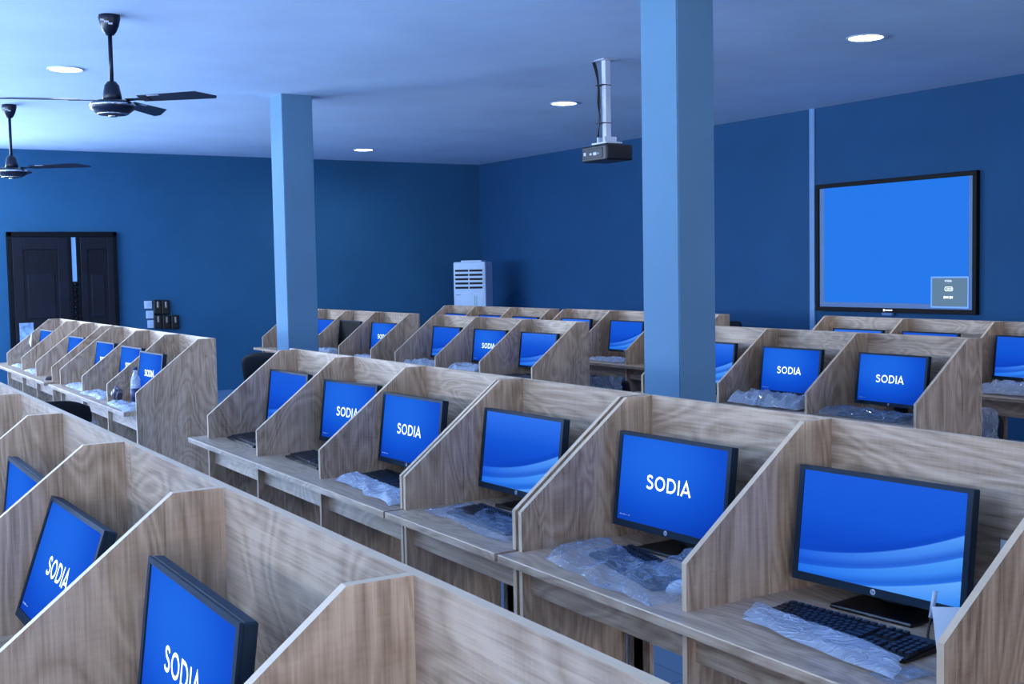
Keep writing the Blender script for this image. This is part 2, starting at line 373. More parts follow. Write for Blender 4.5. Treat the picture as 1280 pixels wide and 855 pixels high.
# ------------------------------------------------------------------ carrel desks
ZD, Z2, ZT, Y3, YB = 0.75, 0.874, 1.204, 0.416, 0.518
TH = 0.018
def carrel(label, group, xs, yf, ends=(False, False), over=(0.10, 0.10), skip=(), name='carrel_desk', back=None, low=0.56):
    """ends: panel runs down to the floor as one board; over: how far desktop and back run past the outer dividers"""
    x0 = xs[0]; r = thing(name, label, 'desk', (x0, yf, 0), 0, group)
    L = 0 - over[0]; R = xs[-1]-x0+over[1]
    for i, xa in enumerate(xs):
        if i in skip: continue
        a = xa-x0-TH/2; b = a+TH
        full = (i == 0 and ends[0]) or (i == len(xs)-1 and ends[1])
        z0 = 0.0 if full else ZD
        bm = bmesh.new()
        prof = [(0, z0), (0, Z2), (Y3, ZT), (YB+(TH if full else 0), ZT), (YB+(TH if full else 0), z0)]
        bm_prism(bm, prof, 0, a, b, 0, [1, 1, 1, 1, 0])
        obj('end_panel' if full else 'divider', bm, ['wv', 'edge'], r)
        if not full:
            bm = bmesh.new(); bm_prism(bm, [(0.0, 0), (0.0, ZD-0.025), (0.40, ZD-0.025), (0.40, 0)], 0, a, b, 0, [1, 0, 0, 0])
            obj('support_panel', bm, ['wv', 'edge'], r)
    # worktop
    rr = (xs[-1]-x0-TH/2) if ends[1] else R
    ll = (TH/2) if ends[0] else L
    bm = bmesh.new()
    t = bmesh.new(); bm_box(t, L, rr if not ends[1] else rr, -0.078, -0.001, ZD-0.025, ZD)
    bmesh.ops.bevel(t, geom=t.edges[:], offset=0.0015, segments=1, affect='EDGES'); t.free()
    yb = YB
    vs = [(L, -0.078), (rr, -0.078), (rr, yb), (L, yb)]
    A = [bm.verts.new((p[0], p[1], ZD-0.025)) for p in vs]; B = [bm.verts.new((p[0], p[1], ZD)) for p in vs]
    f = bm.faces.new(A[::-1]); f = bm.faces.new(B)
    for i in range(4):
        f = bm.faces.new((A[i], A[(i+1) % 4], B[(i+1) % 4], B[i])); f.material_index = 1 if i != 2 else 0
    bmesh.ops.bevel(bm, geom=[e for e in bm.edges if e.verts[0].co.z > ZD-0.01 and e.verts[1].co.z > ZD-0.01 and e.verts[0].co.y < 0 and e.verts[1].co.y < 0], offset=0.0025, segments=1, affect='EDGES', material=2)
    obj('worktop', bm, ['wh', 'wh', 'edge'], r)
    bm = bmesh.new(); bm_box(bm, TH/2, xs[-1]-x0-TH/2, 0.030, 0.048, 0.615, ZD-0.026)
    obj('apron', bm, 'wh', r)
    bL, bR = (back if back else (L if not ends[0] else -TH/2, R if not ends[1] else xs[-1]-x0-TH/2))
    bm = bmesh.new(); vs = []
    bm_prism(bm, [(YB, low), (YB, ZT), (YB+TH, ZT), (YB+TH, low)], 0, bL, bR, 0, [0, 1, 0, 0])
    for f in bm.faces: pass
    obj('back_panel', bm, ['wh', 'edge'], r)
    for i, xa in enumerate(xs[:-1] if ends[1] else xs):
        if i in skip: continue
        xb = xa-x0+TH/2
        bm = bmesh.new(); bm_box(bm, xb+0.001, xb+0.085, 0.43, 0.446, 0, 0.60)
        bm_lathe(bm, [(0.0, 0.0), (0.004, 0.0), (0.004, 0.002), (0.0, 0.002)], 8, (0, 0), 1)
        # move the dowel hole cover onto the board's front face
        hole = [v for v in bm.verts if abs(v.co.x) < 0.006 and abs(v.co.y) < 0.006]
        bmesh.ops.transform(bm, matrix=Matrix.Translation((xb+0.045, 0.4295, 0.42)) @ Matrix.Rotation(PI/2, 4, 'X'), verts=hole)
        obj('cable_board', bm, ['wv', 'dgrey'], r)
    return r
ROW_B = 'oak carrel desks of the long middle row'
YFB = 1.931
carrel('three-bay oak carrel desk at the far left end of the long middle row', ROW_B, [-6.31, -5.54, -4.752, -3.966], YFB, over=(0.11, 0.008))
carrel('single-bay oak carrel desk in the long middle row, between two wider desks', ROW_B, [-3.938, -3.166], YFB, over=(0.006, 0.008))
carrel('oak carrel desk filling the right foreground of the long middle row', ROW_B, [-3.130, -2.338, -1.549, -0.76], YFB, over=(0.008, 0.1))
YFA = 0.222
ROW_A = 'oak carrel desks of the nearest row'
carrel('oak carrel desk at the left edge of the nearest row', ROW_A, [-6.3, -5.5, -4.70, -3.93, -3.14], YFA, over=(0.1, 0.06), low=0.0)  # unseen lower back added to block light from under the middle row
carrel('oak carrel desk at the bottom centre of the nearest row', ROW_A, [-3.072, -2.335, -1.495, -0.70], YFA, over=(0.005, 0.1), skip=(0,), low=0.0)  # back extended to the floor here too, as a light block
ROW_D = 'oak carrel desks of the left row before the door'
carrel('oak carrel desk before the dark door, with overhanging worktop on the left', ROW_D, [-12.95, -12.1, -11.36, -10.62], YFB, over=(0.45, 0.06), back=(-0.02, 2.6))
carrel('oak carrel desk with full-height end panel beside the left aisle', ROW_D, [-10.27, -9.44, -8.63, -7.83], YFB, ends=(False, True), over=(0.10, 0))
ROW_C = 'oak carrel desks of the row behind the long middle row'
carrel('small oak carrel desk partly hidden by the slender left pillar', ROW_C, [-13.68, -12.92, -12.17, -11.40, -10.62], 4.88, ends=(False, True), over=(0.1, 0))
carrel('oak carrel desk between the two pillars with three lit monitors', ROW_C, [-10.08, -9.28, -8.5, -7.70], 4.88, ends=(False, True), over=(0.1, 0))
carrel('oak carrel desk right of the large pillar, below the wall screen', ROW_C, [-6.61, -5.82, -5.05, -4.26], 5.10, ends=(False, True), over=(0.1, 0))
ROW_E = 'oak carrel desks of the rearmost row'
carrel('rearmost oak carrel desk right in front of the white air cooler', ROW_E, [-12.76, -12.02, -11.24, -10.45], 6.44, ends=(False, True), over=(0.1, 0))
carrel('rearmost oak carrel desk with end panel peeking out right of the large pillar', ROW_E, [-10.28, -9.47, -8.66, -7.88], 6.50, ends=(False, True), over=(0.1, 0))
carrel('rearmost oak carrel desk directly under the wall screen', ROW_E, [-6.87, -6.09, -5.30, -4.5], 6.73, over=(0.1, 0.1))

# ------------------------------------------------------------------ monitors
def ribbon(bm, pts, w, T3, closed=False, mi=0):
    """flat stroke of width w through 2D pts; T3 maps (x, z) to 3D"""
    P = [Vector(p) for p in pts]; n = len(P); Lft, Rgt = [], []
    for i in range(n):
        a = P[(i-1) % n] if (closed or i > 0) else P[i]; b = P[(i+1) % n] if (closed or i < n-1) else P[i]
        d1 = (P[i]-a).normalized() if (P[i]-a).length > 1e-9 else (b-P[i]).normalized()
        d2 = (b-P[i]).normalized() if (b-P[i]).length > 1e-9 else d1
        dd = (d1+d2).normalized(); nn = Vector((-dd.y, dd.x)); c = max(0.45, nn.dot(Vector((-d1.y, d1.x))))
        Lft.append(bm.verts.new(T3(P[i]+nn*w/2/c))); Rgt.append(bm.verts.new(T3(P[i]-nn*w/2/c)))
    for i in range(n if closed else n-1):
        j = (i+1) % n; f = bm.faces.new((Lft[i], Lft[j], Rgt[j], Rgt[i])); f.material_index = mi
def arc(cx, cy, rx, ry, a0, a1, n=10):
    return [(cx+rx*math.cos(math.radians(a0+(a1-a0)*k/n)), cy+ry*math.sin(math.radians(a0+(a1-a0)*k/n))) for k in range(n+1)]
def word_sodia(bm, width, T3):
    """S O D I A, centred, total width given; cap height about width / 3.4"""
    h = width/4.72; s = h*0.155; k = h; gap = 0.25*k
    hw = h-s
    def sh(pts, x): return [(x+p[0]*k, (p[1]-0.5)*hw) for p in pts]
    x = -width/2
    S = [(0.55, 0.84), (0.46, 0.95), (0.33, 1.0), (0.19, 0.985), (0.085, 0.90), (0.075, 0.76), (0.14, 0.635), (0.28, 0.56), (0.44, 0.49), (0.57, 0.39), (0.595, 0.24), (0.53, 0.09), (0.40, 0.01), (0.24, 0.0), (0.10, 0.05), (0.02, 0.16)]
    ribbon(bm, sh(S, x), s, T3)
    x2 = x+k*0.66+gap
    ribbon(bm, [(x2+k*(0.44+0.44*math.cos(a*2*PI/28)), hw*0.5*math.sin(a*2*PI/28)) for a in range(28)], s, T3, True)
    x3 = x2+k*0.98+gap
    D = [(0.0, 0.0), (0.0, 1.0), (0.30, 1.0)]+[(0.30+0.44*math.sin(math.radians(t)), 0.5+0.5*math.cos(math.radians(t))) for t in range(15, 180, 15)]+[(0.30, 0.0)]
    ribbon(bm, sh(D, x3), s, T3, True)
    x4 = x3+k*0.84+gap
    ribbon(bm, [(x4, -h/2), (x4, h/2)], s, T3)
    x5 = x4+k*0.08+gap*0.8
    ribbon(bm, [(x5, -h/2), (x5+k*0.43, h/2-s*0.3), (x5+k*0.86, -h/2)], s*1.02, T3)
    ribbon(bm, [(x5+k*0.17, -h*0.22), (x5+k*0.69, -h*0.22)], s*0.9, T3)
def make_monitor(kind, tilt=0.12, label='', loc=(0, 0, 0), rz=0, group=None, zc=0.207):
    r = thing('monitor', label, 'monitor', loc, rz, group)
    W, HH, D_ = 0.502, 0.300, 0.022
    RM = Matrix.Translation((0, 0, zc)) @ Matrix.Rotation(-tilt, 4, 'X')
    bm = bmesh.new(); bm_rbox(bm, -0.12, 0.12, -0.035, 0.15, 0.0, 0.012, 0.005)
    obj('stand_base', bm, 'black', r)
    bm = bmesh.new(); bm_rbox(bm, -0.04, 0.04, 0.07, 0.105, 0.01, 0.22, 0.006); bm_rbox(bm, -0.03, 0.03, 0.03, 0.08, 0.17, 0.24, 0.005)
    obj('stand_neck', bm, 'black', r)
    # housing: bezel frame with a recessed opening, closed back
    bm = bmesh.new(); x, z = W/2, HH/2; sx, sz0, sz1 = SW/2, -SH/2+0.005, SH/2+0.005
    b = bmesh.new(); bm_rbox(b, -x, x, 0.004, D_+0.006, -z, z, 0.003, 1)
    bm_rbox(b, -x*0.62, x*0.62, D_, D_+0.022, -z*0.6, z*0.62, 0.012, 2); merge(bm, b, RM)
    b = bmesh.new()
    for (a0, a1, c0, c1) in ((-x, -sx, -z, z), (sx, x, -z, z), (-sx, sx, sz1, z), (-sx, sx, -z, sz0)):
        bm_box(b, a0, a1, -0.002, 0.004, c0, c1)
    merge(bm, b, RM)
    obj('housing', bm, 'frame', r)
    bm = bmesh.new(); uvl = bm.loops.layers.uv.new('UVMap')
    vs = [bm.verts.new(RM @ Vector(p)) for p in ((-sx, 0.0015, sz0), (sx, 0.0015, sz0), (sx, 0.0015, sz1), (-sx, 0.0015, sz1))]
    f = bm.faces.new(vs)
    for lp, uv in zip(f.loops, ((0, 0), (1, 0), (1, 1), (0, 1))): lp[uvl].uv = uv
    s = obj('screen', bm, {'word': 'scr_word', 'wave': 'scr_wave', 'wave2': 'scr_wave2', 'off': 'scr_off'}[kind], r, recalc=False)
    T3 = lambda p: RM @ Vector((p[0], 0.0008, p[1]+0.005))
    if kind == 'word':
        bm = bmesh.new(); word_sodia(bm, 0.212, T3); obj('lettering', bm, 'white_mark', s)
        bm = bmesh.new(); xx = -sx+0.012
        for k, wd in enumerate((0.008, 0.003, 0.010, 0.006, 0.012)):
            ribbon(bm, [(xx, sz0+0.012), (xx+wd, sz0+0.012)], 0.004 if k < 3 else 0.002, T3); xx += wd+0.003
        obj('corner_text', bm, 'mark', s)
    if kind != 'off':
        # round badge on the lower bezel: pale disc, two slanted letters cut dark
        TB = lambda p: RM @ Vector((p[0], -0.0032, p[1]-z+0.0115))
        bm = bmesh.new(); n = 20; c = [bm.verts.new(RM @ Vector((0.0075*math.cos(2*PI*k/n), -0.0028, 0.0075*math.sin(2*PI*k/n)-z+0.0115))) for k in range(n)]
        f = bm.faces.new(c)
        ribbon(bm, [(-0.0028, 0.005), (-0.0042, -0.003)], 0.0012, TB, False, 1); ribbon(bm, [(-0.0035, 0.0015), (-0.0012, 0.002), (-0.0018, -0.003)], 0.0011, TB, False, 1)
        ribbon(bm, [(0.0014, 0.002), (0.0002, -0.0052)], 0.0012, TB, False, 1); ribbon(bm, [(0.0012, 0.002), (0.0038, 0.0018), (0.0032, -0.0025), (0.0008, -0.0028)], 0.0011, TB, False, 1)
        obj('badge', bm, ['mark', 'frame'], r, recalc=False)
    return r
G_MON = {'A': 'monitors of the nearest row', 'B': 'monitors of the long middle row', 'C': 'monitors of the row behind', 'D': 'monitors of the left row', 'E': 'monitors of the rearmost row'}
protos = {}
def monitor(kind, label, x, y, rz, row, tilt=0.12, zc=0.207):
    key = (kind, tilt)
    if key not in protos: protos[key] = make_monitor(kind, tilt, label, (x, y, ZD), rz, G_MON[row], zc); return protos[key]
    return dup(protos[key], label, (x, y, ZD), rz, G_MON[row])
MY = 0.335
monitor('wave', 'monitor with blue wave picture in the leftmost bay of the long middle row', -6.035, 2.275, 0.04, 'B')
monitor('word', 'monitor with white word, second bay from left in the long middle row', -5.24, 2.28, 0.11, 'B')
monitor('word', 'monitor with white word above a bare keyboard and crumpled film, long middle row', -4.475, 2.225, 0.05, 'B')
monitor('wave2', 'monitor with brighter wave picture in the single-bay desk', -3.665, 2.265, 0.05, 'B')
monitor('word', 'monitor with large white word behind a bagged keyboard and white mouse', -2.825, 2.28, 0.05, 'B')
monitor('wave', 'large near monitor with blue wave picture at the right, above a long keyboard', -2.035, 2.30, 0.11, 'B', 0.121, 0.20)
monitor('word', 'cropped monitor with white word at the left edge, nearest row', -3.507, 0.535, 0.0, 'A', 0.119)
monitor('word', 'backward-tilted monitor with white word, nearest row, second from left edge', -2.865, 0.515, 0.03, 'A', 0.33, 0.195)
monitor('word', 'big close monitor with white word at the bottom left, nearest row', -1.915, 0.53, 0.0, 'A', 0.122, 0.226)
for x, y, lb in ((-12.6, 2.24, 'farthest small monitor with white word, left row before the door'), (-10.96, 2.19, 'small monitor with white word, third bay of the left row before the door'),
              (-9.86, 2.19, 'small monitor with white word in the first bay of the desk with full-height end'),
              (-9.03, 2.19, 'small monitor with white word, middle bay of the desk with full-height end'),
              (-8.24, 2.13, 'small monitor with white word beside a drink bottle, left row')):
    monitor('word', lb, x, y, 0.05, 'D')
monitor('wave', 'small wave-picture monitor directly right of the slender pillar', -12.60, 4.88+MY, 0.05, 'C')
monitor('off', 'switched-off black monitor behind the row left of the word monitor', -11.90, 4.88+MY, 0.03, 'C')
monitor('word', 'small monitor with white word right of the switched-off one', -11.12, 5.25, 0.08, 'C')
monitor('wave', 'wave-picture monitor, leftmost of three between the pillars', -9.81, 5.27, 0.03, 'C')
monitor('word', 'monitor with white word, middle of three between the pillars', -9.01, 5.27, 0.06, 'C')
monitor('wave2', 'bright wave-picture monitor, rightmost of three between the pillars', -8.235, 5.28, 0.06, 'C')
monitor('wave2', 'wave-picture monitor partly hidden by the right side of the large pillar', -6.30, 5.1+MY, 0.03, 'C')
monitor('word', 'monitor with white word just right of the large pillar', -5.47, 5.385, 0.03, 'C')
monitor('word', 'monitor with white word in the end bay below the wall screen', -4.67, 5.385, 0.0, 'C')
monitor('wave', 'monitor top showing over the row in front, left below the air cooler', -12.35, 6.44+0.33, 0.0, 'E', 0.111, 0.222)
monitor('wave', 'monitor top showing over the row in front, right below the air cooler', -11.55, 6.44+0.33, 0.0, 'E', 0.111, 0.222)
monitor('wave', 'monitor top showing in the third bay of the desk before the air cooler', -10.82, 6.44+0.33, 0.0, 'E', 0.111, 0.222)
monitor('wave2', 'half hidden wave monitor in the rearmost row, behind the end panel', -9.95, 6.5+0.33, 0.03, 'E', 0.111, 0.222)
monitor('wave', 'wave-picture monitor touching the left side of the large pillar, rearmost row', -9.10, 6.5+0.33, 0.03, 'E', 0.111, 0.222)
monitor('wave2', 'monitor top directly under the left half of the wall screen', -6.46, 6.73+0.33, 0.0, 'E', 0.111, 0.222)
monitor('wave', 'monitor top directly under the right half of the wall screen', -5.78, 6.73+0.33, 0.0, 'E', 0.111, 0.222)
monitor('wave', 'wave-picture monitor at the right edge of the picture, rearmost row', -4.98, 6.73+0.33, 0.0, 'E', 0.111, 0.222)

# ------------------------------------------------------------------ keyboards
def make_keyboard(label, loc, rz, group):
    r = thing('keyboard', label, 'keyboard', loc, rz, group)
    bm = bmesh.new()
    t = bmesh.new(); bm_prism(t, [(-0.075, 0.0), (-0.075, 0.010), (0.075, 0.020), (0.075, 0.0)], 0, -0.222, 0.222)
    bmesh.ops.bevel(t, geom=t.edges[:], offset=0.004, segments=2, affect='EDGES'); merge(bm, t)
    obj('case', bm, 'black', r)
    bm = bmesh.new(); px = 0.019
    rows = [(0.060, [1]*13), (0.034, [1]*13+[2]), (0.015, [1.5]+[1]*12+[1.5]), (-0.004, [1.8]+[1]*11+[2.2]), (-0.023, [2.3]+[1]*10+[2.7]), (-0.042, [1.3]*3+[5.8]+[1.3]*4)]
    def key(x, y, w_):
        z = 0.010+(y+0.075)/0.15*0.010
        bm_prism(bm, [(x-w_/2, z-0.001), (x+w_/2, z-0.001), (x+w_/2-0.002, z+0.007), (x-w_/2+0.002, z+0.007)], 1, y-0.008, y+0.008)
    for (y, ws) in rows:
        tot = sum(ws); x = -0.212; sc_ = 0.286/tot
        for w_ in ws: key(x+w_*sc_/2, y, w_*sc_-0.003); x += w_*sc_
    for y in (0.060, 0.034, 0.015, -0.023, -0.042):
        for k in range(3): key(0.092+k*px, y, 0.0155)
    for y in (0.034, 0.015, -0.004, -0.023, -0.042):
        for k in range(4): key(0.157+k*px*0.93, y, 0.0145)
    obj('keycaps', bm, 'key', r)
    return r
G_KB = 'keyboards on the carrel desks'
kb = make_keyboard('bare black keyboard in the leftmost bay of the long middle row', (-6.02, 2.08, ZD), -0.02, G_KB)
dup(kb, 'bare black keyboard in the second bay of the long middle row', (-5.19, 2.09, ZD), -0.04, G_KB)
dup(kb, 'black keyboard lying behind crumpled film, third bay of the long middle row', (-4.46, 2.135, ZD), -0.04, G_KB)
dup(kb, 'black keyboard under a flat plastic bag in the single-bay desk', (-3.56, 2.085, ZD), -0.04, G_KB)
dup(kb, 'black keyboard inside the big crumpled clear bag', (-2.73, 2.095, ZD), -0.22, G_KB)
dup(kb, 'long black keyboard right in front of the large near monitor', (-1.975, 2.115, ZD), 0.09, G_KB)
dup(kb, 'black keyboard on the worktop of the row right of the large pillar, left one', (-5.42, 5.26, ZD), 0, G_KB)
dup(kb, 'black keyboard in the end bay below the wall screen', (-4.68, 5.24, ZD), 0, G_KB)
dup(kb, 'black keyboard at the right end of the desk between the pillars', (-8.12, 5.04, ZD), 0, G_KB)
dup(kb, 'black keyboard on the rear desk left of the large pillar', (-9.05, 6.62, ZD), 0, G_KB)

# ------------------------------------------------------------------ plastic film
def film(label, quad, zbase, height, seed, mat='film', nu=34, nv=16, fold=1.0, name='plastic_bag', edge=0.012, group='clear plastic bags and film on the desks'):
    """crumpled sheet over the quad (x, y) corners in order; rests on zbase"""
    bm = bmesh.new(); q = [Vector((*p, 0)) for p in quad]; g = []; sd = Vector((seed*3.7, seed*1.3, seed*5.1))
    lx = (q[1]-q[0]).length; ly = (q[3]-q[0]).length
    c = sum(q, Vector())/4
    for j in range(nv+1):
        row = []
        for i in range(nu+1):
            u, v = i/nu, j/nv
            p = q[0]*(1-u)*(1-v)+q[1]*u*(1-v)+q[2]*u*v+q[3]*(1-u)*v
            k = Vector((u*lx*9+v*ly*3, v*ly*13, 0))+sd
            bor = min(u*lx, (1-u)*lx, v*ly, (1-v)*ly)
            w_ = 1-min(1, bor/0.035)
            p = p+Vector((noise.noise(k*0.9), noise.noise(k*0.9+Vector((9, 4, 2))), 0))*edge*(0.4+1.6*w_)
            rise = min(1, bor/0.04)
            n1 = 1-abs(noise.noise(k*0.8))*2.2; n2 = 1-abs(noise.noise(k*2.1+Vector((3, 3, 3))))*2.0; n3 = 1-abs(noise.noise(k*4.3))*2
            hgt = height*(0.34+fold*(0.50*n1+0.16*n2+0.02*n3))
            z = zbase+0.002+max(0.0, hgt*(0.15+0.85*math.sin(rise*PI/2)))
            row.append(bm.verts.new((p.x-c.x, p.y-c.y, z-zbase)))
        g.append(row)
    for j in range(nv):
        for i in range(nu):
            f = bm.faces.new((g[j][i], g[j][i+1], g[j+1][i+1], g[j+1][i])); f.smooth = True
    o = obj(name, bm, mat, None, (c.x, c.y, zbase), recalc=True)
    return tag(o, label, 'plastic bag', group)
film('crumpled clear film in front of the keyboard, third bay of the middle row', [(-4.66, 1.975), (-4.02, 1.90), (-4.04, 2.06), (-4.70, 2.09)], ZD, 0.035, 1, 'film2')
film('flat clear bag over the keyboard in the single-bay desk', [(-3.88, 1.97), (-3.24, 1.94), (-3.28, 2.15), (-3.82, 2.17)], ZD, 0.034, 2, 'film', fold=0.6)
film('big crumpled clear bag around the keyboard in front of the large word monitor', [(-2.98, 1.92), (-2.40, 1.87), (-2.42, 2.07), (-3.05, 2.19)], ZD, 0.050, 3, 'film', 44, 20)
film('twisted clear bag hanging up beside the white mouse under the large word monitor', [(-2.62, 2.05), (-2.44, 2.02), (-2.44, 2.24), (-2.66, 2.24)], ZD+0.03, 0.055, 4, 'film', 16, 14)
film('long flat milky film strip in front of the long keyboard at bottom right', [(-2.19, 1.985), (-1.68, 1.935), (-1.755, 2.085), (-2.27, 2.12)], ZD+0.006, 0.026, 5, 'film2', 44, 12, 0.45)
film('small shredded film piece at the right end of the milky strip', [(-1.74, 1.95), (-1.67, 1.94), (-1.66, 2.06), (-1.73, 2.07)], ZD, 0.012, 6, 'film', 10, 12)
film('blue-tinted film heap in the left bay between the pillars', [(-10.0, 4.90), (-9.45, 4.90), (-9.45, 5.12), (-10.0, 5.12)], ZD, 0.07, 7, 'film2')
film('long film heap in the middle bay between the pillars', [(-9.2, 4.92), (-8.62, 4.90), (-8.62, 5.10), (-9.2, 5.12)], ZD, 0.08, 8, 'film2')
film('film heap behind the divider right of the large pillar', [(-5.74, 5.12), (-5.15, 5.12), (-5.15, 5.34), (-5.74, 5.34)], ZD, 0.095, 9, 'film2')
film('flat film over the keyboard in the end bay below the wall screen', [(-4.98, 5.12), (-4.36, 5.12), (-4.36, 5.33), (-4.98, 5.33)], ZD, 0.055, 10, 'film')
film('film over the desk at the right edge, rearmost row', [(-5.2, 6.74), (-4.6, 6.74), (-4.6, 6.95), (-5.2, 6.95)], ZD, 0.09, 11, 'film2')
film('pale film packet on the rear desk left of the large pillar', [(-9.35, 6.52), (-8.76, 6.52), (-8.80, 6.78), (-9.3, 6.8)], ZD, 0.035, 12, 'film2')
film('small film scrap behind the left pillar on the desk', [(-12.3, 4.92), (-11.75, 4.9), (-11.8, 5.1), (-12.3, 5.1)], ZD, 0.075, 13, 'film2')
film('film scrap under the word monitor near the switched-off one', [(-11.2, 4.93), (-10.7, 4.93), (-10.7, 5.1), (-11.2, 5.1)], ZD, 0.05, 14, 'film2')
film('crinkled clear film on the left row desk, first bay past the gap', [(-10.1, 1.93), (-9.5, 1.93), (-9.5, 2.08), (-10.1, 2.08)], ZD, 0.035, 15, 'film2')
film('crinkled clear film in the middle bay of the left row', [(-9.38, 1.90), (-8.75, 1.90), (-8.75, 2.06), (-9.38, 2.06)], ZD, 0.035, 16, 'film2')
film('white film by the snack wrapper in the end bay, left row', [(-8.45, 1.88), (-7.86, 1.86), (-7.86, 2.02), (-8.45, 2.02)], ZD, 0.03, 17, 'film2')
film('small film scrap in the second bay of the left row before the door', [(-12.0, 1.93), (-11.5, 1.93), (-11.5, 2.05), (-12.0, 2.05)], ZD, 0.03, 18, 'film2')
film('small film scrap in the farthest bay of the left row', [(-12.8, 1.95), (-12.3, 1.95), (-12.3, 2.05), (-12.8, 2.05)], ZD, 0.03, 19, 'film2')

# small things on the desks
bm = bmesh.new()
t = bmesh.new(); bmesh.ops.create_uvsphere(t, u_segments=20, v_segments=12, radius=1)
for v in t.verts: v.co = Vector((v.co.x*0.032, v.co.y*0.055, max(0, v.co.z)*0.036))
for f in t.faces: f.smooth = True
merge(bm, t)
mo = thing('computer_mouse', 'white computer mouse beside the bag in front of the large word monitor', 'mouse', (-2.475, 2.05, ZD), -0.7)
obj('shell', bm, 'white', mo)
bm = bmesh.new(); bm_rbox(bm, -0.004, 0.004, 0.018, 0.036, 0.030, 0.037, 0.002); obj('scroll_wheel', bm, 'black', mo)

def sheet(name, label, cat, pts, th=0.0015, mat='paper'):
    """thin sheet through four 3D corners"""
    P = [Vector(p) for p in pts]; c = sum(P, Vector())/4; n = (P[1]-P[0]).cross(P[3]-P[0]).normalized()*th
    bm = bmesh.new(); A = [bm.verts.new(p-c) for p in P]; B = [bm.verts.new(p-c+n) for p in P]
    bm.faces.new(A[::-1]); bm.faces.new(B)
    for i in range(4): bm.faces.new((A[i], A[(i+1) % 4], B[(i+1) % 4], B[i]))
    return tag(obj(name, bm, mat, None, c), label, cat)
# upright folded card near the right divider of the near bay
sheet('folded_card', 'white folded card leaning by the divider right of the near monitor', 'card', [(-1.645, 2.05, ZD+0.001), (-1.575, 2.07, ZD+0.001), (-1.580, 2.07, ZD+0.165), (-1.666, 2.05, ZD+0.150)])
sheet('small_card', 'small white card against the back panel behind the near monitor', 'card', [(-1.79, 2.432, ZD+0.001), (-1.70, 2.432, ZD+0.001), (-1.70, 2.440, ZD+0.22), (-1.785, 2.440, ZD+0.22)])
sheet('white_sheet', 'small white sheet beside the farthest monitor of the left row', 'paper', [(-12.93, 2.14, 0.97), (-12.80, 2.14, 0.93), (-12.80, 2.15, 1.07), (-12.90, 2.15, 1.01)])
t_ = thing('monitor_cable', 'black cable with silver plug hanging below the near monitor', 'cable', (-1.83, 2.24, ZD))
bm = bmesh.new(); bm_tube(bm, bez([(0.0, 0.01, 0.055), (0.0, 0.0, 0.028), (0.02, -0.02, 0.008), (0.07, -0.01, 0.006), (0.12, 0.05, 0.006), (0.16, 0.14, 0.006)], 8), 0.0032, 8); obj('cord', bm, 'black', t_)
bm = bmesh.new(); bm_tube(bm, [(0.0, 0.008, 0.053), (0.004, 0.018, 0.115)], 0.006, 10); obj('plug', bm, 'bright', t_)
# drink bottle
b_ = thing('drink_bottle', 'clear plastic drink bottle with dark blue label in the left row', 'bottle', (-8.22, 2.03, ZD))
bm = bmesh.new(); bm_lathe(bm, [(0.0, 0.0), (0.030, 0.0), (0.033, 0.01), (0.033, 0.15), (0.03, 0.18), (0.013, 0.225), (0.012, 0.245), (0.0, 0.246)], 20); obj('bottle_body', bm, 'film2', b_)
bm = bmesh.new(); bm_lathe(bm, [(0.0, 0.244), (0.015, 0.244), (0.015, 0.262), (0.0, 0.263)], 16); obj('cap', bm, 'label', b_)
bm = bmesh.new(); bm_lathe(bm, [(0.0335, 0.03), (0.0345, 0.03), (0.0345, 0.12), (0.0335, 0.12)], 20); obj('label_band', bm, 'label', b_)
# snack wrapper
t = bmesh.new(); bmesh.ops.create_icosphere(t, subdivisions=3, radius=1)
for v in t.verts:
    k = 1+0.35*noise.noise(v.co*2.3); v.co = Vector((v.co.x*0.05*k, v.co.y*0.035*k, 0.055+v.co.z*0.055*k))
zm = min(v.co.z for v in t.verts)
for v in t.verts: v.co.z -= zm
tag(obj('snack_wrapper', t, 'amber', None, (-8.50, 1.97, ZD)), 'crumpled dark snack wrapper in the end bay of the left row', 'wrapper')
# dark mouse on the left row
t = bmesh.new(); bmesh.ops.create_uvsphere(t, u_segments=16, v_segments=10, radius=1)
for v in t.verts: v.co = Vector((v.co.x*0.03, v.co.y*0.05, max(0, v.co.z)*0.035))
tag(obj('computer_mouse', t, 'black', None, (-10.80, 1.95, ZD)), 'small black mouse at the right end of the desk before the door', 'mouse')

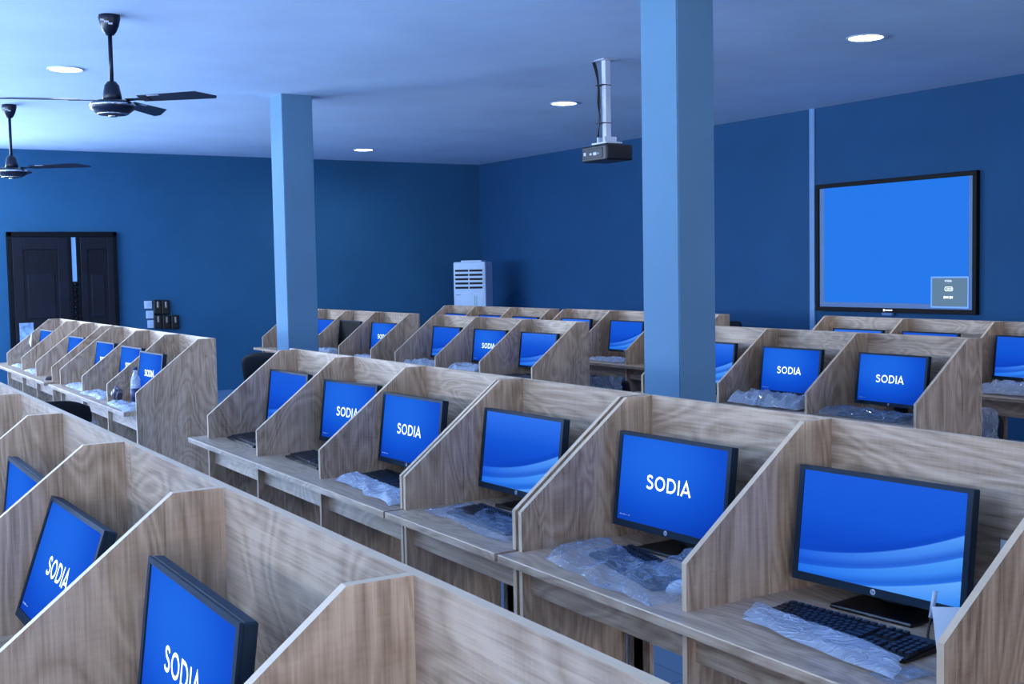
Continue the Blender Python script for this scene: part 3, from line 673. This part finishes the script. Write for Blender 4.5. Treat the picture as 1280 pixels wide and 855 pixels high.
# ------------------------------------------------------------------ chairs
def make_chair(label, loc, rz, top=0.92, wid=0.48):
    """local +Y is the way the sitter faces"""
    r = thing('office_chair', label, 'chair', loc, rz, 'dark office chairs')
    bm = bmesh.new(); n, m_ = 14, 10; hw = wid/2; z0 = 0.50; fr, bk = [], []
    for j in range(m_+1):
        v = j/m_; a, b = [], []
        for i in range(n+1):
            u = -1+2*i/n
            w_ = hw*(0.80+0.28*math.sin(min(1, v*1.2)*PI/2))
            if v > 0.75: w_ *= math.sqrt(max(0.0, 1-((v-0.75)/0.25)**2*0.32))
            x_ = u*w_; y_ = -0.24-0.07*v+0.05*u*u
            z_ = z0+(top-z0)*v-(0.035*abs(u)**3 if v > 0.9 else 0)
            a.append(bm.verts.new((x_, y_+0.015, z_))); b.append(bm.verts.new((x_, y_-0.015, z_)))
        fr.append(a); bk.append(b)
    for j in range(m_):
        for i in range(n):
            for g, s in ((fr, 1), (bk, -1)):
                q_ = (g[j][i], g[j][i+1], g[j+1][i+1], g[j+1][i]); f = bm.faces.new(q_ if s > 0 else q_[::-1]); f.smooth = True
    for j in range(m_):
        bm.faces.new((fr[j][0], fr[j+1][0], bk[j+1][0], bk[j][0])); bm.faces.new((fr[j][n], bk[j][n], bk[j+1][n], fr[j+1][n]))
    for i in range(n):
        bm.faces.new((fr[0][i], bk[0][i], bk[0][i+1], fr[0][i+1])); bm.faces.new((fr[m_][i], fr[m_][i+1], bk[m_][i+1], bk[m_][i]))
    obj('backrest', bm, 'fabric', r)
    bm = bmesh.new(); bm_rbox(bm, -hw, hw, -0.22, 0.24, 0.42, 0.49, 0.03, 3); obj('seat', bm, 'fabric', r)
    bm = bmesh.new(); bm_tube(bm, bez([(0, -0.05, 0.41), (0, -0.26, 0.42), (0, -0.30, 0.52), (0, -0.31, 0.66)], 6), 0.018, 8); obj('back_support', bm, 'black', r)
    bm = bmesh.new(); bm_lathe(bm, [(0.0, 0.10), (0.03, 0.10), (0.03, 0.26), (0.018, 0.27), (0.018, 0.40), (0.07, 0.41), (0.07, 0.425), (0.0, 0.425)], 16); obj('gas_lift', bm, 'black', r)
    bm = bmesh.new()
    for k in range(5):
        a = 2*PI*k/5+0.3; bm_tube(bm, [(0, 0, 0.11), (0.15*math.cos(a), 0.15*math.sin(a), 0.10), (0.28*math.cos(a), 0.28*math.sin(a), 0.075)], [0.022, 0.018, 0.013], 8)
    obj('star_base', bm, 'black', r)
    for k in range(5):
        a = 2*PI*k/5+0.3; bm = bmesh.new(); t = bmesh.new(); bm_lathe(t, [(0.0, -0.02), (0.024, -0.02), (0.028, -0.012), (0.028, 0.012), (0.024, 0.02), (0.0, 0.02)], 14)
        merge(bm, t, Matrix.Translation((0.28*math.cos(a), 0.28*math.sin(a), 0.028)) @ Matrix.Rotation(a, 4, 'Z') @ Matrix.Rotation(PI/2, 4, 'Y'))
        bm_tube(bm, [(0.28*math.cos(a), 0.28*math.sin(a), 0.03), (0.28*math.cos(a), 0.28*math.sin(a), 0.075)], 0.006, 6)
        obj('caster', bm, 'black', r)
    return r
make_chair('dark office chair in the aisle before the left row, film on its lower back', (-7.15, 1.23, 0), PI/2, 0.955, 0.42)
make_chair('dark office chair showing behind the left end of the long middle row', (-9.57, 3.57, 0), 0.75, 0.985, 0.42)
make_chair('dark chair wrapped in clear plastic under the rear desk at the right edge', (-4.62, 6.22, 0), 0.0, 0.76, 0.46)
make_chair('dark chair tucked under the rear desk, left of the large pillar', (-8.24, 6.24, 0), 0.05, 0.70, 0.46)
make_chair('dark chair peeking up beyond the rear end panel right of the large pillar', (-10.2, 8.85, 0), 2.9, 1.0, 0.42)
def wrap(label, c, wdt, z0, z1, seed, yoff, rz=0):
    bm = bmesh.new(); n, m_ = 22, 14; g = []
    for j in range(m_+1):
        row = []
        for i in range(n+1):
            u = -1+2*i/n; v = j/m_; k = Vector((u*4+seed, v*4, seed))
            x_ = u*wdt/2*(1+0.1*noise.noise(k)); y_ = yoff-0.012+0.05*u*u-0.02*(1-abs(noise.noise(k*2))*2)
            z_ = z0+(z1-z0)*v+0.03*noise.noise(k*1.3)*v
            row.append(bm.verts.new((x_, y_, z_)))
        g.append(row)
    for j in range(m_):
        for i in range(n): f = bm.faces.new((g[j][i], g[j][i+1], g[j+1][i+1], g[j+1][i])); f.smooth = True
    o = obj('plastic_wrap', bm, 'film2', None, c); o.rotation_euler = (0, 0, rz); return tag(o, label, 'plastic wrap')
wrap('clear plastic wrap on the back of the aisle chair, left', (-7.15, 1.23, 0), 0.46, 0.60, 0.84, 2, -0.335, PI/2)
wrap('clear plastic wrap on the chair at the right edge, rearmost row', (-4.60, 6.22, 0), 0.50, 0.48, 0.77, 5, -0.33)
wrap('clear plastic wrap over the chair under the rear desk by the large pillar', (-8.22, 6.24, 0), 0.50, 0.48, 0.71, 8, -0.33)

# ------------------------------------------------------------------ ceiling lights
lamp0 = None
for i, (x, y) in enumerate(LAMPS):
    lb = ['round recessed ceiling light farthest back, above the air cooler side', 'round recessed ceiling light near the projector, left of it', 'round recessed ceiling light at the upper right above the wall screen',
          'round recessed ceiling light at the upper left between the two fans',           'unseen round recessed ceiling light by the dark door'][i]
    if lamp0 is None:
        lamp0 = thing('ceiling_light', lb, 'ceiling light', (x, y, H), 0, 'round recessed ceiling lights')
        bm = bmesh.new(); n = 32
        prof = [(0.122, -0.0005), (0.140, -0.0005), (0.140, -0.006), (0.132, -0.010), (0.122, -0.007), (0.122, -0.0005)]
        rings = [[bm.verts.new((r_*math.cos(2*PI*k/n), r_*math.sin(2*PI*k/n), z_)) for k in range(n)] for (r_, z_) in prof[:-1]]
        for a, b in zip(rings, rings[1:]+rings[:1]):
            for k in range(n): bm.faces.new((a[k], a[(k+1) % n], b[(k+1) % n], b[k]))
        obj('trim_ring', bm, 'bright', lamp0)
        bm = bmesh.new(); bm_lathe(bm, [(0.0, -0.004), (0.122, -0.004), (0.122, -0.001), (0.0, -0.001)], 32)
        dm = simple('lamp_glow', (255, 255, 255), emit=(225, 240, 255), strength=14.0)
        obj('diffuser', bm, dm, lamp0)
    else: dup(lamp0, lb, (x, y, H), 0)
    area('lamp_light', (x, y, H-0.02), (0.24,), LAMP_POWER, (0.80, 0.90, 1.0), (0, 0, 0), 'DISK').data.spread = math.radians(165)

# ------------------------------------------------------------------ ceiling fans
def make_fan(label, loc, drop, ang0, R):
    r = thing('ceiling_fan', label, 'ceiling fan', loc, 0, 'dark three-blade ceiling fans')
    bm = bmesh.new(); bm_lathe(bm, [(0.0, 0.0), (0.065, 0.0), (0.068, -0.02), (0.056, -0.07), (0.040, -0.105), (0.024, -0.125), (0.0, -0.125)], 28)
    cn = obj('canopy', bm, 'fan', r)
    bm = bmesh.new()
    for k, a in enumerate((-0.9, -0.5, -0.15)):
        rr_ = 0.066; bm_box(bm, rr_*math.cos(a)-0.004, rr_*math.cos(a)+0.004, rr_*math.sin(a)-0.012, rr_*math.sin(a)+0.012, -0.045-0.012*k, -0.035-0.012*k)
    obj('canopy_marking', bm, 'mark', cn)
    zb = -drop
    bm = bmesh.new(); bm_lathe(bm, [(0.0, -0.11), (0.0135, -0.11), (0.0135, zb+0.08), (0.0, zb+0.08)], 16); obj('down_rod', bm, 'fan', r)
    bm = bmesh.new(); bm_lathe(bm, [(0.0, zb+0.125), (0.026, zb+0.12), (0.045, zb+0.095), (0.056, zb+0.04), (0.062, zb-0.005), (0.0, zb-0.005)], 28); obj('rod_cover', bm, 'fan', r)
    bm = bmesh.new(); bm_lathe(bm, [(0.0, zb), (0.10, zb-0.002), (0.132, zb-0.016), (0.14, zb-0.032), (0.134, zb-0.055), (0.105, zb-0.078), (0.07, zb-0.092), (0.0, zb-0.094)], 36); mh = obj('motor_housing', bm, 'fan', r)
    bm = bmesh.new()
    bm_lathe(bm, [(0.136, zb-0.022), (0.1425, zb-0.028), (0.1425, zb-0.036), (0.136, zb-0.04)], 36); bm_lathe(bm, [(0.09, zb-0.080), (0.098, zb-0.085), (0.09, zb-0.089)], 36)
    bm_lathe(bm, [(0.0, zb-0.093), (0.03, zb-0.094), (0.026, zb-0.102), (0.0, zb-0.104)], 20); obj('chrome_ring', bm, 'chrome', mh)
    for k in range(3):
        a = math.radians(ang0[k]); RM = Matrix.Rotation(a, 4, 'Z')
        tiltm = Matrix.Rotation(math.radians(-12), 4, 'X')
        t = bmesh.new(); zz = zb+0.004
        pl = [(0.20, -0.052), (R-0.10, -0.068), (R, 0.03), (R-0.02, 0.066), (0.20, 0.052)]
        top = [t.verts.new((x_, y_, 0.002)) for x_, y_ in pl]; bot = [t.verts.new((x_, y_, -0.002)) for x_, y_ in pl]
        t.faces.new(top); t.faces.new(bot[::-1])
        for i in range(5): t.faces.new((top[i], bot[i], bot[(i+1) % 5], top[(i+1) % 5]))
        bm = bmesh.new(); merge(bm, t, RM @ Matrix.Translation((0, 0, zz)) @ tiltm); bl = obj('blade', bm, 'fan', r)
        t = bmesh.new(); bm_prism(t, [(0.10, -0.022), (0.17, -0.016), (0.26, -0.036), (0.26, 0.036), (0.17, 0.016), (0.10, 0.022)], 2, -0.006, -0.002)
        bm = bmesh.new(); merge(bm, t, RM @ Matrix.Translation((0, 0, zz)) @ tiltm); obj('blade_bracket', bm, 'fan', bl)
        t = bmesh.new(); xx = 0.27
        for wd in (0.022, 0.012, 0.014, 0.012, 0.014, 0.012): bm_box(t, xx, xx+wd-0.004, -0.060, -0.040, -0.0035, -0.002); xx += wd
        bm = bmesh.new(); merge(bm, t, RM @ Matrix.Translation((0, 0, zz)) @ tiltm); obj('blade_marking', bm, 'mark', bl)
    return r
make_fan('large dark ceiling fan at the upper left, nearest the camera', (-7.86, 1.862, H), 0.535, (45, 138, 254), 0.71)
make_fan('smaller-looking dark ceiling fan cut by the left edge, farther back', (-12.3, 1.95, H), 0.60, (49, 160, 285), 0.80)

# ------------------------------------------------------------------ projector
px_, py_ = -7.81, 5.70
pm = thing('projector_mount', 'white ceiling pole with black cables holding the projector', 'mount', (px_, py_, H))
bm = bmesh.new(); bm_rbox(bm, -0.07, 0.07, -0.07, 0.07, -0.006, -0.0005, 0.002); obj('ceiling_plate', bm, 'bright', pm)
bm = bmesh.new(); bm_rbox(bm, -0.026, 0.026, -0.026, 0.026, -0.655, -0.006, 0.004); obj('pole', bm, 'bright', pm)
bm = bmesh.new(); bm_rbox(bm, -0.10, 0.10, -0.08, 0.08, -0.668, -0.654, 0.003)
for s in (-1, 1): bm_rbox(bm, s*0.045-0.008, s*0.045+0.008, -0.06, 0.06, -0.656, -0.61, 0.002)
obj('bracket', bm, 'bright', pm)
for k, (dx, dy) in enumerate(((-0.04, -0.045), (-0.055, -0.04), (-0.03, -0.055))):
    bm = bmesh.new(); bm_tube(bm, bez([(-0.15+0.012*k, -0.02, -0.002), (-0.10+0.01*k, -0.03, -0.08), (dx, dy, -0.2), (dx-0.012*(k-1), dy, -0.33), (dx+0.008*k, dy, -0.45), (dx-0.01, dy, -0.56), (-0.05-0.01*k, -0.05, -0.63), (-0.09, -0.04, -0.665)], 8), 0.006, 8)
    obj('cable', bm, 'black', pm)
bm = bmesh.new()
for z_ in (-0.20, -0.50): bm_rbox(bm, -0.06, 0.03, -0.065, 0.03, z_-0.003, z_+0.003, 0.001)
obj('cable_tie', bm, 'black', pm)
pj = thing('projector', 'black ceiling-hung projector left of the large pillar', 'projector', (px_, py_, H-0.805))
bm = bmesh.new()
bm_rbox(bm, -0.17, 0.17, -0.13, 0.13, 0.0, 0.125, 0.014, 3); bm_rbox(bm, -0.08, 0.08, -0.06, 0.06, 0.12, 0.138, 0.004)
obj('body', bm, 'black', pj)
bm = bmesh.new()
for k in range(9): bm_box(bm, 0.168, 0.1735, -0.10, 0.10, 0.02+k*0.011, 0.025+k*0.011)
obj('side_vent', bm, 'fan', pj)
bm = bmesh.new(); bm_rbox(bm, -0.15, 0.12, -0.134, -0.128, 0.022, 0.10, 0.003)
pp = obj('port_panel', bm, 'fan', pj)
bm = bmesh.new()
for (a, b, c, e) in ((-0.05, -0.02, 0.05, 0.065), (0.0, 0.045, 0.045, 0.068), (0.06, 0.072, 0.05, 0.062), (-0.13, -0.10, 0.05, 0.075)): bm_box(bm, a, b, -0.137, -0.1335, c, e)
obj('port', bm, 'mark', pp)
bm = bmesh.new(); t = bmesh.new(); bm_lathe(t, [(0.0, 0), (0.045, 0), (0.045, 0.03), (0.038, 0.035), (0.034, 0.02), (0.0, 0.02)], 24); merge(bm, t, Matrix.Translation((0.07, 0.125, 0.062)) @ Matrix.Rotation(-PI/2, 4, 'X')); obj('lens', bm, 'chrome', pj)

# ------------------------------------------------------------------ wall screen
ws = thing('wall_screen', 'large wall screen glowing plain blue with a grey info box', 'screen', (-8.2, WY, 1.795))
bm = bmesh.new(); w2, h2, f_ = 1.005, 0.668, 0.045
for (a, b, c, e) in ((-w2, w2, h2-f_, h2), (-w2, w2, -h2, -h2+f_), (-w2, -w2+f_, -h2+f_, h2-f_), (w2-f_, w2, -h2+f_, h2-f_)): bm_rbox(bm, a, b, -0.055, -0.001, c, e, 0.004)
obj('frame', bm, 'doorframe', ws)
box_obj('panel_rim', -w2+f_, w2-f_, -0.040, -0.002, -h2+f_, h2-f_, 'wallrim', ws)
box_obj('lit_panel', -w2+0.115, w2-0.095, -0.043, -0.040, -h2+0.095, h2-f_, 'wallscr', ws)
ib = box_obj('info_box', 0.50, 0.915, -0.046, -0.043, -0.60, -0.315, 'inset', ws)
bm = bmesh.new()
for (a, b, c, e) in ((0.49, 0.92, -0.325, -0.310), (0.49, 0.92, -0.61, -0.595), (0.49, 0.503, -0.61, -0.31), (0.907, 0.92, -0.61, -0.31)): bm_box(bm, a, b, -0.048, -0.0445, c, e)
obj('box_border', bm, 'insetline', ib)
bm = bmesh.new(); word_sodia(bm, 0.085, lambda p: Vector((0.695+p[0], -0.0485, -0.352+p[1]))); obj('info_lettering', bm, 'white_mark', ib)
bm = bmesh.new(); T3 = lambda p: Vector((p[0], -0.0485, p[1]))
ribbon(bm, arc(0.665, -0.428, 0.012, 0.018, 90, 270)+arc(0.73, -0.428, 0.012, 0.018, -90, 90), 0.006, T3, True)
for k in range(4): ribbon(bm, [(0.675+k*0.016, -0.428), (0.684+k*0.016, -0.428)], 0.016, T3)
obj('oval_button', bm, 'white_mark', ib)
bm = bmesh.new(); xx = 0.64
for k, (wd, hh_) in enumerate(((0.014, 0.026), (0.010, 0.018), (0.010, 0.018), (0.010, 0.018), (0.012, 0.02), (0, 0), (0.014, 0.026), (0.006, 0.022), (0.010, 0.018), (0.010, 0.022))):
    if wd: ribbon(bm, [(xx, -0.508), (xx+wd-0.002, -0.508)], hh_, T3)
    xx += wd if wd else 0.01
obj('info_line', bm, 'white_mark', ib)
bm = bmesh.new(); xx = -0.085
for k in range(6): ribbon(bm, [(xx, -h2+0.024), (xx+(0.022 if k == 0 else 0.012), -h2+0.024)], 0.022 if k == 0 else 0.014, lambda p: Vector((p[0], -0.0565, p[1]))); xx += 0.03 if k == 0 else 0.018
obj('frame_marking', bm, 'white_mark', ws)
bm = bmesh.new(); bm_rbox(bm, -0.11, 0.02, -0.05, -0.01, -h2-0.03, -h2-0.001, 0.004); obj('sensor_bar', bm, 'wallrim', ws)

# ------------------------------------------------------------------ air cooler in the corner
ac = thing('air_cooler', 'tall white floor-standing air conditioner in the far corner', 'air conditioner', (-15.03, 8.76, 0), math.atan2(0.654, 0.757))
# local: front face on y = 0 running to -x, body behind (+y)
bm = bmesh.new(); bm_rbox(bm, -0.50, 0, 0, 0.33, 0.0, 1.745, 0.02, 3); bm_rbox(bm, -0.40, -0.08, 0.06, 0.25, 1.74, 1.768, 0.008); obj('cabinet', bm, 'acwhite', ac)
bm = bmesh.new(); bm_rbox(bm, -0.475, -0.035, -0.008, 0.002, 1.33, 1.655, 0.003)
gr = obj('outlet_grille', bm, 'acwhite', ac)
for k in range(5):
    for (a, b) in ((-0.465, -0.262), (-0.245, -0.045)):
        z_ = 1.355+k*0.062; bm = bmesh.new(); bm_box(bm, a, b, -0.0105, -0.0075, z_, z_+0.030); obj('louvre_slot', bm, 'dgrey', gr)
bm = bmesh.new(); bm_rbox(bm, -0.46, -0.04, -0.006, 0.002, 0.35, 1.29, 0.004); fp = obj('front_panel', bm, 'acwhite', ac)
bm = bmesh.new()
for k in range(2): bm_box(bm, -0.175+k*0.03, -0.163+k*0.03, -0.008, -0.0055, 1.10, 1.25)
obj('indicator', bm, simple('pale_green', (120, 170, 170)), fp)
bm = bmesh.new()
pts = [(-0.36, 1.075), (-0.05, 1.07), (-0.06, 1.03), (-0.09, 1.0), (-0.2, 0.985), (-0.28, 0.99), (-0.33, 1.02)]
bm_prism(bm, [(p[0], p[1]) for p in pts], 1, -0.009, -0.0055); obj('sticker', bm, simple('teal_sticker', (22, 84, 128), 0.4, var=0.5, vscale=25), fp)
bm = bmesh.new(); bm_box(bm, -0.46, -0.39, -0.0085, -0.006, 1.262, 1.272); obj('maker_mark', bm, simple('grey_mark', (120, 140, 165)), fp)

# ------------------------------------------------------------------ switches on the far wall
for k, (y_, z_) in enumerate(((4.265, 1.235), (4.285, 1.10), (4.30, 0.97))):
    s = thing('wall_switch', ['topmost of the three white switch plates on the left wall', 'middle one of the three white switch plates on the left wall', 'lowest of the three white switch plates on the left wall'][k], 'switch', (WX, y_, z_), 0, 'white switch plates')
    bm = bmesh.new(); bm_rbox(bm, 0.0005, 0.014, -0.052, 0.052, -0.052, 0.052, 0.004); obj('plate', bm, 'white', s)
    bm = bmesh.new(); bm_rbox(bm, 0.012, 0.019, -0.03, 0.03, -0.034, 0.034, 0.003); obj('rocker', bm, 'acwhite', s)
for k, (y_, z_) in enumerate(((4.385, 1.20), (4.495, 1.195), (4.385, 1.0), (4.50, 0.99), (4.62, 0.985))):
    s = thing('breaker_box', ['upper left glossy black switch box on the left wall', 'upper right glossy black switch box on the left wall', 'lower left glossy black switch box on the left wall', 'lower middle glossy black switch box on the left wall', 'lower right glossy black switch box, set apart, on the left wall'][k], 'switch box', (WX, y_, z_), 0, 'glossy black switch boxes')
    bm = bmesh.new(); bm_rbox(bm, 0.0005, 0.05, -0.055, 0.055, -0.098, 0.098, 0.014, 3); obj('casing', bm, 'black', s)
    bm = bmesh.new(); bm_rbox(bm, 0.05, 0.062, -0.014, 0.014, -0.01, 0.075, 0.005); obj('lever', bm, 'chrome', s)
